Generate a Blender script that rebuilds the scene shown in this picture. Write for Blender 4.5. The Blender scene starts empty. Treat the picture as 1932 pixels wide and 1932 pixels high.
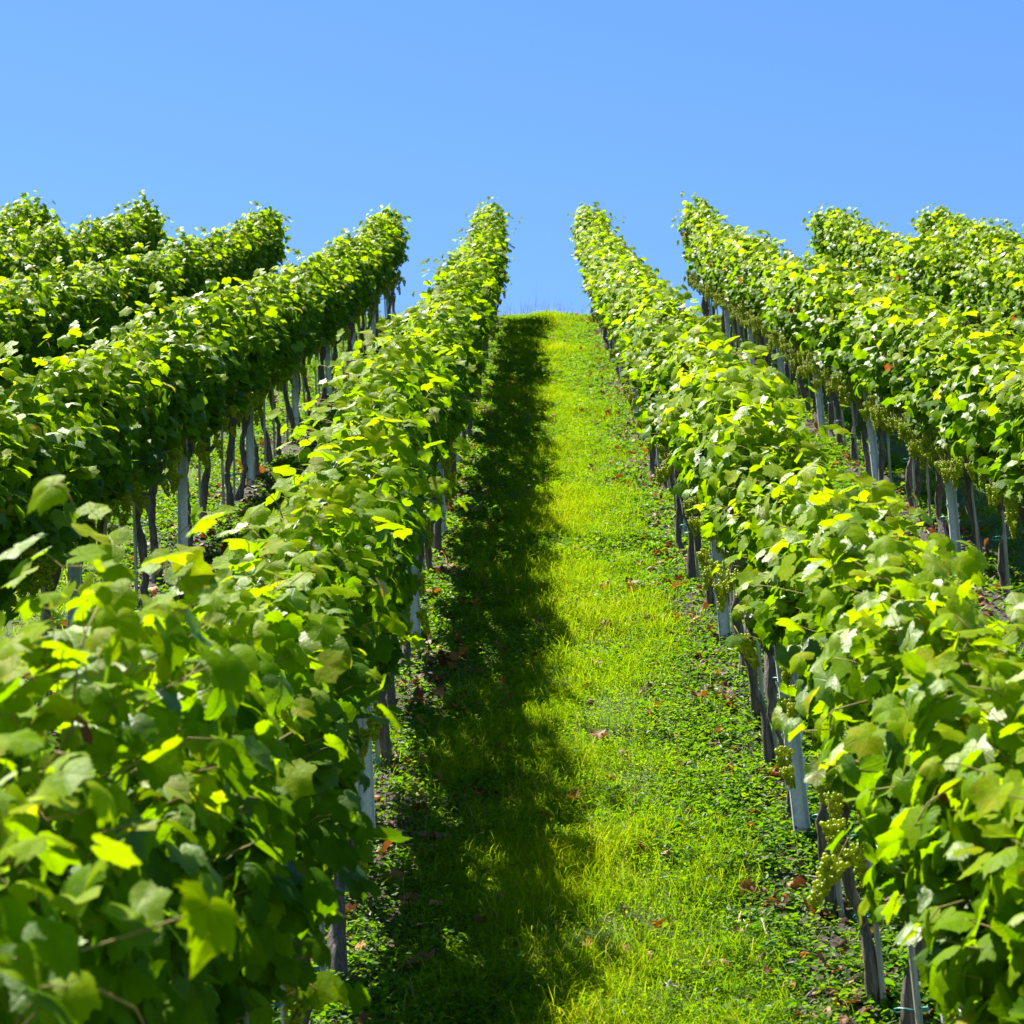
import bpy, math, random
import numpy as np

# ------------------------------------------------------------------ layout
S = math.radians(22.0)                 # slope of the vineyard
TS, CS, SS = math.tan(S), math.cos(S), math.sin(S)
H = 2.74                               # eye height measured square to the slope
PLANE0 = -H / CS
YC = 40.25                             # where the slope starts to round over the crest
LEAN = -0.055                          # everything on the trellis leans a little to the left
PX = 4500.0                            # focal length in 1932-px units
rng = np.random.default_rng(7)
random.seed(7)

scene = bpy.context.scene
col = scene.collection

def ry(r):                              # distance along the slope -> world y
    return H * SS + r * CS

def ground_z(x, y, bumps=True):
    x = np.asarray(x, float); y = np.asarray(y, float)
    plane = y * TS + PLANE0
    zc = YC * TS + PLANE0
    d = np.maximum(y - YC, 0.0)
    L = 1.2
    over = zc + TS * L * (1 - np.exp(-d / L)) - 0.03 * d
    z = np.where(y > YC, over, plane)
    base = -1.62 - 0.12 * np.maximum(-8 - y, 0) * np.minimum(1, 200 / np.maximum(1, -8 - y + 1e-6))
    base = np.maximum(base, -26.0)
    k = 0.25
    m = np.maximum(z, base)
    z = m + k * np.log(np.exp((z - m) / k) + np.exp((base - m) / k))
    z = np.where(y > 6.0, np.where(y > YC, over, plane), z)
    # path crown and the raised strips the vines stand on
    if bumps:
        u = (x - 0.186) / 1.8
        f = u - np.round(u)
        fade = np.exp(-np.maximum(0, np.abs(x) - 14) / 6) * np.exp(-np.maximum(0, y - 48) / 8)
        z = z + fade * (0.05 * np.exp(-(f / 0.30) ** 2) * np.clip((y - 37) / 3, 0, 1) * 2.4
                        - 0.018 * np.exp(-((np.abs(f) - 0.22) / 0.1) ** 2))
        z = z + fade * 0.012 * (np.sin(3.1 * x + 1.7 * y) + np.sin(2.3 * y - 4.1 * x + 1) + 0.7 * np.sin(5.9 * y + 2.2 * x) + 0.5 * np.sin(9.7 * x - 7.3 * y) + 0.8 * np.sin(13.1 * x + 11.3 * y + np.sin(3 * y)) * np.sin(7.7 * y - 5 * x))
    return z

ROWS = {   # name of row: (x of the row, first r, last r, top height offset)
    'L1': (-0.695, 2.9, 41.7), 'L2': (-2.45, 8.2, 41.6), 'L3': (-4.62, 17.9, 41.9),
    'L4': (-6.68, 26.6, 41.6), 'L5': (-8.6, 35.5, 41.5),
    'R1': (1.086, 3.2, 41.6), 'R2': (2.96, 12.1, 41.8), 'R3': (5.25, 22.5, 41.5),
    'R4': (7.15, 32.6, 41.6), 'R5': (9.05, 38.4, 41.4)}
ROWTXT = {'L1': 'row just left of the grass path', 'L2': 'second row left of the path', 'L3': 'third row left of the path',
          'L4': 'fourth row left of the path', 'L5': 'fifth row left of the path', 'R1': 'row just right of the grass path',
          'R2': 'second row right of the path', 'R3': 'third row right of the path', 'R4': 'fourth row right of the path',
          'R5': 'fifth row right of the path'}
ROWSHORT = {k: {'1': 'first', '2': 'second', '3': 'third', '4': 'fourth', '5': 'fifth'}[k[1]] + ' row ' +
            ('left' if k[0] == 'L' else 'right') + ' of the path' for k in ROWS}
ONES = 'zero first second third fourth fifth sixth seventh eighth ninth tenth eleventh twelfth thirteenth fourteenth fifteenth sixteenth seventeenth eighteenth nineteenth'.split()
TENS = {2: ('twentieth', 'twenty'), 3: ('thirtieth', 'thirty'), 4: ('fortieth', 'forty')}
def ordinal(n):
    if n < 20: return ONES[n]
    t, o = divmod(n, 10)
    return TENS[t][0] if o == 0 else TENS[t][1] + '-' + ONES[o]

# ------------------------------------------------------------------ mesh helpers
def mk_mesh(name, V, F, mats, mat_idx=None, attrs=None, uv=None, smooth=True):
    """F: list of int arrays (n,k)."""
    me = bpy.data.meshes.new(name)
    V = np.asarray(V, np.float32)
    me.vertices.add(len(V)); me.vertices.foreach_set('co', V.ravel())
    F = [np.asarray(f, np.int32) for f in F if len(f)]
    loops = np.concatenate([f.ravel() for f in F])
    sizes = np.concatenate([np.full(len(f), f.shape[1], np.int32) for f in F])
    starts = np.concatenate([[0], np.cumsum(sizes)[:-1]]).astype(np.int32)
    me.loops.add(len(loops)); me.loops.foreach_set('vertex_index', loops)
    me.polygons.add(len(sizes)); me.polygons.foreach_set('loop_start', starts)
    try: me.polygons.foreach_set('loop_total', sizes)
    except Exception: pass
    for m in mats: me.materials.append(m)
    if mat_idx is not None: me.polygons.foreach_set('material_index', np.asarray(mat_idx, np.int32))
    me.polygons.foreach_set('use_smooth', np.full(len(sizes), bool(smooth)))
    if uv is not None:
        l = me.uv_layers.new(name='UVMap'); l.data.foreach_set('uv', np.asarray(uv, np.float32)[loops].ravel())
    for k, a in (attrs or {}).items():
        at = me.attributes.new(k, 'FLOAT', 'POINT'); at.data.foreach_set('value', np.asarray(a, np.float32))
    me.update(calc_edges=True); me.validate()
    return me

def link(name, data, parent=None, loc=(0, 0, 0), rot=(0, 0, 0), scale=None):
    o = bpy.data.objects.new(name, data); col.objects.link(o)
    o.location = loc; o.rotation_euler = rot
    if scale is not None: o.scale = scale
    if parent is not None: o.parent = parent
    return o

def tag(o, label=None, cat=None, group=None, kind=None):
    if label: o['label'] = label
    if cat: o['category'] = cat
    if group: o['group'] = group
    if kind: o['kind'] = kind
    return o

class Geo:
    """collects tubes and boxes into one mesh"""
    def __init__(self): self.V = []; self.F = {3: [], 4: []}; self.n = 0; self.A = []
    def add(self, V, F, a=0.0):
        V = np.asarray(V, float)
        self.V.append(V); self.A.append(np.full(len(V), a))
        for f in F:
            f = np.asarray(f, int)
            if len(f): self.F[f.shape[1]].append(f + self.n)
        self.n += len(V)
    def tube(self, P, R, sides=8, noise=0.0, cap=True, a=0.0, rs=None, squash=None):
        P = np.asarray(P, float); n = len(P); R = np.broadcast_to(np.asarray(R, float), (n,))
        T = np.gradient(P, axis=0); T /= np.linalg.norm(T, axis=1)[:, None] + 1e-9
        ref = np.array([0.0, 1.0, 0.02]) if abs(T[:, 2]).mean() > 0.6 else np.array([0.03, 0.0, 1.0])
        B = np.cross(T, ref); B /= np.linalg.norm(B, axis=1)[:, None] + 1e-9
        N = np.cross(B, T)
        ang = np.arange(sides) * 2 * math.pi / sides
        rr = R[:, None] * np.ones((n, sides))
        if noise and rs is not None:
            ridge = rs.uniform(-1, 1, sides)
            rr = rr * (1 + noise * (0.7 * ridge[None, :] + 0.6 * rs.uniform(-1, 1, (n, sides)) + 0.5 * rs.uniform(-1, 1, (n, 1))))
        V = P[:, None, :] + rr[..., None] * (np.cos(ang)[None, :, None] * B[:, None, :] + np.sin(ang)[None, :, None] * N[:, None, :])
        V = V.reshape(-1, 3)
        i = np.arange(n - 1)[:, None] * sides; j = np.arange(sides)[None, :]; j2 = (j + 1) % sides
        q = np.stack([i + j, i + j2, i + sides + j2, i + sides + j], -1).reshape(-1, 4)
        F = [q]
        if cap:
            V = np.vstack([V, P[:1], P[-1:]])
            c0, c1 = n * sides, n * sides + 1
            jj = np.arange(sides)
            F.append(np.stack([np.full(sides, c0), (jj + 1) % sides, jj], -1))
            F.append(np.stack([np.full(sides, c1), (n - 1) * sides + jj, (n - 1) * sides + (jj + 1) % sides], -1))
        self.add(V, F, a)
    def box(self, c, h, a=0.0):
        c = np.asarray(c, float); h = np.asarray(h, float)
        s = np.array([[-1, -1, -1], [1, -1, -1], [1, 1, -1], [-1, 1, -1], [-1, -1, 1], [1, -1, 1], [1, 1, 1], [-1, 1, 1]])
        self.add(c + s * h, [[[0, 3, 2, 1], [4, 5, 6, 7], [0, 1, 5, 4], [1, 2, 6, 5], [2, 3, 7, 6], [3, 0, 4, 7]]], a)
    def mesh(self, name, mats, smooth=True, attr=None):
        F = [np.concatenate(v) for k, v in self.F.items() if v]
        return mk_mesh(name, np.concatenate(self.V), F, mats, smooth=smooth, attrs={attr: np.concatenate(self.A)} if attr else None)

# ------------------------------------------------------------------ materials
class NT:
    def __init__(self, name):
        self.m = bpy.data.materials.new(name); self.m.use_nodes = True
        self.t = self.m.node_tree; self.t.nodes.clear()
        self.out = self.n('ShaderNodeOutputMaterial')
    def n(self, typ, **kw):
        nd = self.t.nodes.new(typ)
        for k, v in kw.items():
            if k == 'inp':
                for a, b in v.items():
                    if isinstance(b, bpy.types.NodeSocket): self.t.links.new(b, nd.inputs[a])
                    else: nd.inputs[a].default_value = b
            else: setattr(nd, k, v)
        return nd
    def l(self, a, b): self.t.links.new(a, b)
    def math(self, op, a, b=0.0, c=0.0):
        return self.n('ShaderNodeMath', operation=op, inp={0: a, 1: b, 2: c}).outputs[0]
    def ramp(self, fac, stops):
        r = self.n('ShaderNodeValToRGB'); cr = r.color_ramp
        while len(cr.elements) < len(stops): cr.elements.new(0.5)
        for e, (p, c) in zip(cr.elements, stops):
            e.position = p; e.color = (*c, 1)
        self.l(fac, r.inputs[0]); return r.outputs[0]
    def mix(self, f, a, b, mode='MIX'):
        m = self.n('ShaderNodeMix', data_type='RGBA', blend_type=mode)
        for s, v in ((m.inputs[0], f), (m.inputs[6], a), (m.inputs[7], b)):
            if isinstance(v, bpy.types.NodeSocket): self.l(v, s)
            else: s.default_value = v if not isinstance(v, tuple) or len(v) == 4 else (*v, 1)
        return m.outputs[2]

def leaf_material():
    t = NT('vine_leaf')
    tint = t.n('ShaderNodeAttribute', attribute_name='tint').outputs['Fac']
    uv = t.n('ShaderNodeUVMap', uv_map='UVMap').outputs[0]
    sep = t.n('ShaderNodeSeparateXYZ', inp={0: uv})
    x, y = sep.outputs[0], sep.outputs[1]
    r = t.math('SQRT', t.math('ADD', t.math('MULTIPLY', x, x), t.math('MULTIPLY', y, y)))
    th = t.math('ABSOLUTE', t.math('ARCTAN2', x, y))
    vein = None
    for a in (0.0, 0.93, 1.9):
        d = t.math('MULTIPLY', r, t.math('ABSOLUTE', t.math('SINE', t.math('SUBTRACT', th, a))))
        vein = d if vein is None else t.math('MINIMUM', vein, d)
    # feathered side veins running from each main vein
    sv = t.math('ABSOLUTE', t.math('SINE', t.math('ADD', t.math('MULTIPLY', r, 24.0), t.math('MULTIPLY', vein, -26.0))))
    sv = t.math('MULTIPLY', t.math('SUBTRACT', 1.0, t.math('MINIMUM', t.math('MULTIPLY', sv, 4.0), 1.0)), 0.12)
    vm = t.math('SUBTRACT', 1.0, t.math('MINIMUM', t.math('MULTIPLY', vein, 45.0), 1.0))
    vm = t.math('MAXIMUM', vm, sv)
    noise = t.n('ShaderNodeTexNoise', inp={'Vector': t.n('ShaderNodeTexCoord').outputs['Object'], 'Scale': 26.0, 'Detail': 3.0}).outputs[0]
    t2 = t.math('ADD', tint, t.math('MULTIPLY', t.math('SUBTRACT', noise, 0.5), 0.42))
    f = t.math('MULTIPLY', t2, 0.5)
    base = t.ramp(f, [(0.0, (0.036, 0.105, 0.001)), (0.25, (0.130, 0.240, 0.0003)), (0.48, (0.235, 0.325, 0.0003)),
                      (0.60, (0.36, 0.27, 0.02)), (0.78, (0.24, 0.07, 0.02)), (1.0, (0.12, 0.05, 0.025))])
    base = t.mix(t.math('MULTIPLY', vm, 0.34), base, (0.16, 0.26, 0.008))
    trans = t.ramp(f, [(0.0, (0.14, 0.32, 0.0003)), (0.25, (0.31, 0.52, 0.0003)), (0.48, (0.42, 0.62, 0.0005)),
                       (0.60, (0.75, 0.50, 0.02)), (0.78, (0.5, 0.10, 0.02)), (1.0, (0.2, 0.07, 0.02))])
    trans = t.mix(t.math('MULTIPLY', vm, 0.50), trans, (0.10, 0.16, 0.005))
    back = t.n('ShaderNodeNewGeometry').outputs['Backfacing']
    base = t.mix(t.math('MULTIPLY', back, 0.45), base, (0.09, 0.16, 0.006))
    bl = t.n('ShaderNodeTexNoise', inp={'Vector': uv, 'Scale': 5.0, 'Detail': 4.0, 'Roughness': 0.6}).outputs[0]
    hgt = t.math('SUBTRACT', bl, t.math('MULTIPLY', vm, 0.5))
    bump = t.n('ShaderNodeBump', inp={'Height': hgt, 'Strength': 0.32, 'Distance': 0.008})
    gl = t.n('ShaderNodeAttribute', attribute_name='gloss').outputs['Fac']
    rough = t.math('ADD', t.math('ADD', 0.30, t.math('MULTIPLY', back, 0.25)), t.math('MULTIPLY', noise, 0.30))
    p = t.n('ShaderNodeBsdfPrincipled', inp={'Base Color': base, 'Roughness': rough, 'IOR': 1.45, 'Specular IOR Level': gl, 'Normal': bump.outputs[0]})
    tr = t.n('ShaderNodeBsdfTranslucent', inp={'Color': trans, 'Normal': bump.outputs[0]})
    m = t.n('ShaderNodeMixShader', inp={0: 0.46, 1: p.outputs[0], 2: tr.outputs[0]})
    t.l(m.outputs[0], t.out.inputs[0]); return t.m

def stem_material(name, c1, c2, rough=0.55, scale=30):
    t = NT(name)
    nz = t.n('ShaderNodeTexNoise', inp={'Vector': t.n('ShaderNodeTexCoord').outputs['Object'], 'Scale': scale, 'Detail': 4.0}).outputs[0]
    c = t.ramp(nz, [(0.3, c1), (0.7, c2)])
    p = t.n('ShaderNodeBsdfPrincipled', inp={'Base Color': c, 'Roughness': rough})
    t.l(p.outputs[0], t.out.inputs[0]); return t.m

def bark_material():
    t = NT('vine_bark')
    co = t.n('ShaderNodeTexCoord').outputs['Object']
    mp = t.n('ShaderNodeMapping', inp={'Vector': co, 'Scale': (70, 70, 7)})
    n1 = t.n('ShaderNodeTexNoise', inp={'Vector': mp.outputs[0], 'Scale': 1.0, 'Detail': 5.0, 'Roughness': 0.65, 'Distortion': 0.6}).outputs[0]
    n2 = t.n('ShaderNodeTexNoise', inp={'Vector': co, 'Scale': 9.0, 'Detail': 3.0}).outputs[0]
    c = t.ramp(n1, [(0.28, (0.028, 0.021, 0.017)), (0.50, (0.120, 0.092, 0.072)), (0.72, (0.30, 0.25, 0.20))])
    c = t.mix(t.math('MULTIPLY', n2, 0.5), c, (0.10, 0.095, 0.095))
    b = t.n('ShaderNodeBump', inp={'Height': n1, 'Strength': 1.0, 'Distance': 0.012})
    p = t.n('ShaderNodeBsdfPrincipled', inp={'Base Color': c, 'Roughness': 0.9, 'Normal': b.outputs[0]})
    t.l(p.outputs[0], t.out.inputs[0]); return t.m

def metal_material():
    t = NT('galvanised_steel')
    co = t.n('ShaderNodeTexCoord').outputs['Object']
    v = t.n('ShaderNodeTexVoronoi', inp={'Vector': co, 'Scale': 60.0}).outputs['Color']
    n = t.n('ShaderNodeTexNoise', inp={'Vector': t.n('ShaderNodeMapping', inp={'Vector': co, 'Scale': (14, 14, 2.5)}).outputs[0], 'Scale': 1.0, 'Detail': 5.0}).outputs[0]
    g = t.n('ShaderNodeRGBToBW', inp={0: v}).outputs[0]
    c = t.ramp(t.math('ADD', t.math('MULTIPLY', g, 0.25), t.math('MULTIPLY', n, 0.75)), [(0.3, (0.44, 0.47, 0.50)), (0.65, (0.70, 0.73, 0.76))])
    p = t.n('ShaderNodeBsdfPrincipled', inp={'Base Color': c, 'Roughness': 0.55, 'Metallic': 0.35})
    t.l(p.outputs[0], t.out.inputs[0]); return t.m

def wood_material():
    t = NT('weathered_wood')
    co = t.n('ShaderNodeTexCoord').outputs['Object']
    n = t.n('ShaderNodeTexNoise', inp={'Vector': t.n('ShaderNodeMapping', inp={'Vector': co, 'Scale': (90, 90, 5)}).outputs[0], 'Scale': 1.0, 'Detail': 5.0}).outputs[0]
    c = t.ramp(n, [(0.3, (0.20, 0.18, 0.15)), (0.65, (0.46, 0.43, 0.37))])
    b = t.n('ShaderNodeBump', inp={'Height': n, 'Strength': 0.5, 'Distance': 0.003})
    p = t.n('ShaderNodeBsdfPrincipled', inp={'Base Color': c, 'Roughness': 0.85, 'Normal': b.outputs[0]})
    t.l(p.outputs[0], t.out.inputs[0]); return t.m

def berry_material():
    t = NT('grape_skin')
    a = t.n('ShaderNodeAttribute', attribute_name='tint').outputs['Fac']
    c = t.ramp(a, [(0.0, (0.22, 0.33, 0.006)), (0.6, (0.36, 0.44, 0.008)), (1.0, (0.48, 0.48, 0.012))])
    p = t.n('ShaderNodeBsdfPrincipled', inp={'Base Color': c, 'Roughness': 0.38, 'Specular IOR Level': 0.25})
    tr = t.n('ShaderNodeBsdfTranslucent', inp={'Color': (0.70, 0.78, 0.02, 1)})
    m = t.n('ShaderNodeMixShader', inp={0: 0.35, 1: p.outputs[0], 2: tr.outputs[0]})
    t.l(m.outputs[0], t.out.inputs[0]); return t.m

def blade_material(name, stops, tstops, mixf=0.4, rough=0.4, spec=0.12):
    t = NT(name)
    a = t.n('ShaderNodeAttribute', attribute_name='tint').outputs['Fac']
    c = t.ramp(a, stops); tc = t.ramp(a, tstops)
    p = t.n('ShaderNodeBsdfPrincipled', inp={'Base Color': c, 'Roughness': rough, 'Specular IOR Level': spec})
    tr = t.n('ShaderNodeBsdfTranslucent', inp={'Color': tc})
    m = t.n('ShaderNodeMixShader', inp={0: mixf, 1: p.outputs[0], 2: tr.outputs[0]})
    t.l(m.outputs[0], t.out.inputs[0]); return t.m

def soil_material():
    t = NT('hillside_soil')
    co = t.n('ShaderNodeTexCoord').outputs['Object']
    sep = t.n('ShaderNodeSeparateXYZ', inp={0: co})
    n1 = t.n('ShaderNodeTexNoise', inp={'Vector': co, 'Scale': 22.0, 'Detail': 7.0, 'Roughness': 0.7}).outputs[0]
    n2 = t.n('ShaderNodeTexNoise', inp={'Vector': co, 'Scale': 3.0, 'Detail': 4.0}).outputs[0]
    n3 = t.n('ShaderNodeTexNoise', inp={'Vector': co, 'Scale': 90.0, 'Detail': 3.0}).outputs[0]
    soil = t.ramp(n1, [(0.32, (0.016, 0.010, 0.006)), (0.55, (0.044, 0.028, 0.016)), (0.75, (0.10, 0.068, 0.040))])
    turf = t.ramp(n3, [(0.3, (0.022, 0.050, 0.002)), (0.7, (0.060, 0.100, 0.003))])
    # turf grows in the middle of each alley, bare soil under the vines
    u = t.math('MULTIPLY', t.math('SUBTRACT', sep.outputs[0], 0.186), 1 / 1.8)
    f = t.math('ABSOLUTE', t.math('SUBTRACT', u, t.math('ROUND', u)))
    f = t.math('ADD', f, t.math('MULTIPLY', t.math('SUBTRACT', n2, 0.5), 0.35))
    k = t.n('ShaderNodeMapRange', inp={0: f, 1: 0.24, 2: 0.40, 3: 1.0, 4: 0.0}).outputs[0]
    far = t.math('LESS_THAN', sep.outputs[1], 2.0)
    k = t.math('MAXIMUM', k, far)
    k = t.math('MAXIMUM', k, t.math('GREATER_THAN', sep.outputs[1], 40.6))
    c = t.mix(k, soil, turf)
    b = t.n('ShaderNodeBump', inp={'Height': n1, 'Strength': 0.9, 'Distance': 0.04})
    p = t.n('ShaderNodeBsdfPrincipled', inp={'Base Color': c, 'Roughness': 0.95, 'Normal': b.outputs[0]})
    t.l(p.outputs[0], t.out.inputs[0]); return t.m

M_leaf = leaf_material()
M_pet = stem_material('leaf_stalk', (0.20, 0.20, 0.03), (0.30, 0.17, 0.05), 0.85)
M_cane = stem_material('vine_cane', (0.20, 0.105, 0.045), (0.42, 0.27, 0.13), 0.55, 40)
M_bark = bark_material()
M_metal = metal_material()
M_wood = wood_material()
M_berry = berry_material()
M_tie = stem_material('teal_plastic', (0.01, 0.22, 0.20), (0.02, 0.30, 0.27), 0.4)
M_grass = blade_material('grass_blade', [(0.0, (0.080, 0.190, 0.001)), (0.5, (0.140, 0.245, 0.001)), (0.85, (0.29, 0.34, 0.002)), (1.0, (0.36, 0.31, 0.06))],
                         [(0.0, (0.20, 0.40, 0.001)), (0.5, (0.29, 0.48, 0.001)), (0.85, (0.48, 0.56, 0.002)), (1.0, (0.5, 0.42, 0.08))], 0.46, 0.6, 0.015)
M_weed = blade_material('weed_leaf', [(0.0, (0.030, 0.100, 0.004)), (0.6, (0.065, 0.155, 0.003)), (1.0, (0.14, 0.21, 0.003))],
                        [(0.0, (0.12, 0.33, 0.003)), (1.0, (0.32, 0.46, 0.003))], 0.40, 0.45, 0.05)
M_dead = blade_material('dead_leaf', [(0.0, (0.075, 0.038, 0.022)), (0.4, (0.19, 0.085, 0.038)), (0.75, (0.38, 0.20, 0.09)), (1.0, (0.55, 0.20, 0.025))],
                        [(0.0, (0.10, 0.03, 0.01)), (1.0, (0.60, 0.20, 0.02))], 0.2, 0.6)
M_twig = blade_material('dry_twig', [(0.0, (0.10, 0.08, 0.065)), (1.0, (0.52, 0.46, 0.36))], [(0.0, (0, 0, 0)), (1.0, (0, 0, 0))], 0.0, 0.7)
M_seed = blade_material('seed_stalk', [(0.0, (0.16, 0.11, 0.09)), (1.0, (0.42, 0.34, 0.20))], [(0.0, (0.2, 0.15, 0.12)), (1.0, (0.4, 0.32, 0.16))], 0.3, 0.6)
M_stone = stem_material('pale_stone', (0.28, 0.27, 0.25), (0.52, 0.51, 0.48), 0.85, 18)
M_soil = soil_material()

# ------------------------------------------------------------------ vine leaf
HALF = [(0, 1.03), (6, .925), (11, .93), (17, .83), (24, .83), (31, .76), (38, .82), (43, .86), (50, .99), (56, .885), (62, .90), (69, .81),
        (76, .81), (83, .73), (91, .79), (98, .77), (106, .87), (113, .76), (122, .77), (131, .66), (141, .65), (152, .53), (163, .36), (172, .12)]
def leaf_template(half):
    a = [(t, r) for t, r in half] + [(360 - t, r) for t, r in reversed(half[1:])]
    th = np.radians([p[0] for p in a]); r = np.array([p[1] for p in a])
    return th, r
def leaves(pos, nrm, tip, size, tint, rs, half=HALF, flat=1.0):
    th, R = leaf_template(half); M = len(th); N = len(pos)
    rr = np.concatenate([[0.0], 0.55 * R, R]); tt = np.concatenate([[0.0], th, th])
    jit = 1 + rs.uniform(-0.05, 0.05, (N, 1 + 2 * M)); jit[:, :1 + M] = 1
    r = rr[None, :] * jit
    asp = rs.uniform(0.92, 1.1, (N, 1))
    x = r * np.sin(tt)[None, :] * asp; y = r * np.cos(tt)[None, :]
    cup = rs.normal(0.20, 0.20, (N, 1)) * flat; fold = rs.normal(0.10, 0.22, (N, 1)) * flat
    wav = rs.uniform(0.0, 0.12, (N, 1)) * flat; ph = rs.uniform(0, 6.28, (N, 1)); droop = rs.normal(0.14, 0.14, (N, 1)) * flat
    z = -cup * r ** 2 + fold * np.abs(x) * 0.8 + wav * np.sin(4 * tt[None, :] + ph) * r ** 2 - droop * y * np.abs(y)
    nrm = nrm / (np.linalg.norm(nrm, axis=1)[:, None] + 1e-9)
    tip = tip - (tip * nrm).sum(1)[:, None] * nrm
    tip = tip / (np.linalg.norm(tip, axis=1)[:, None] + 1e-9)
    bi = np.cross(tip, nrm)
    s = np.asarray(size)[:, None, None]
    V = pos[:, None, :] + s * (x[..., None] * bi[:, None, :] + y[..., None] * tip[:, None, :] + z[..., None] * nrm[:, None, :])
    K = 1 + 2 * M
    j = np.arange(M); j2 = (j + 1) % M
    tri = np.stack([np.zeros(M, int), 1 + j2, 1 + j], -1)
    quad = np.stack([1 + j, 1 + j2, 1 + M + j2, 1 + M + j], -1)
    off = (np.arange(N) * K)[:, None, None]
    uv = np.stack([np.broadcast_to(x, r.shape), y], -1).reshape(-1, 2)
    return V.reshape(-1, 3), (tri[None] + off).reshape(-1, 3), (quad[None] + off).reshape(-1, 4), uv, np.repeat(tint, K)

def petioles(base, end, rad, rs):
    """thin three-sided leaf stalks from base to end"""
    N = len(base)
    mid = (base + end) / 2 + rs.normal(0, 0.008, (N, 3)) + np.array([0, 0, 0.008])
    P = np.stack([base, mid, end], 1)
    d = end - base; d /= np.linalg.norm(d, axis=1)[:, None] + 1e-9
    a = np.cross(d, np.array([0.3, 0.5, 0.8])); a /= np.linalg.norm(a, axis=1)[:, None] + 1e-9
    b = np.cross(d, a)
    V = []
    for i in range(3):
        for k in range(3):
            an = k * 2.0944
            V.append(P[:, i] + rad * (math.cos(an) * a + math.sin(an) * b))
    V = np.stack(V, 1).reshape(-1, 3)
    q = []
    for i in range(2):
        for k in range(3):
            q.append([i * 3 + k, i * 3 + (k + 1) % 3, i * 3 + 3 + (k + 1) % 3, i * 3 + 3 + k])
    q = np.array(q)[None] + (np.arange(N) * 9)[:, None, None]
    return V, q.reshape(-1, 4)

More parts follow.
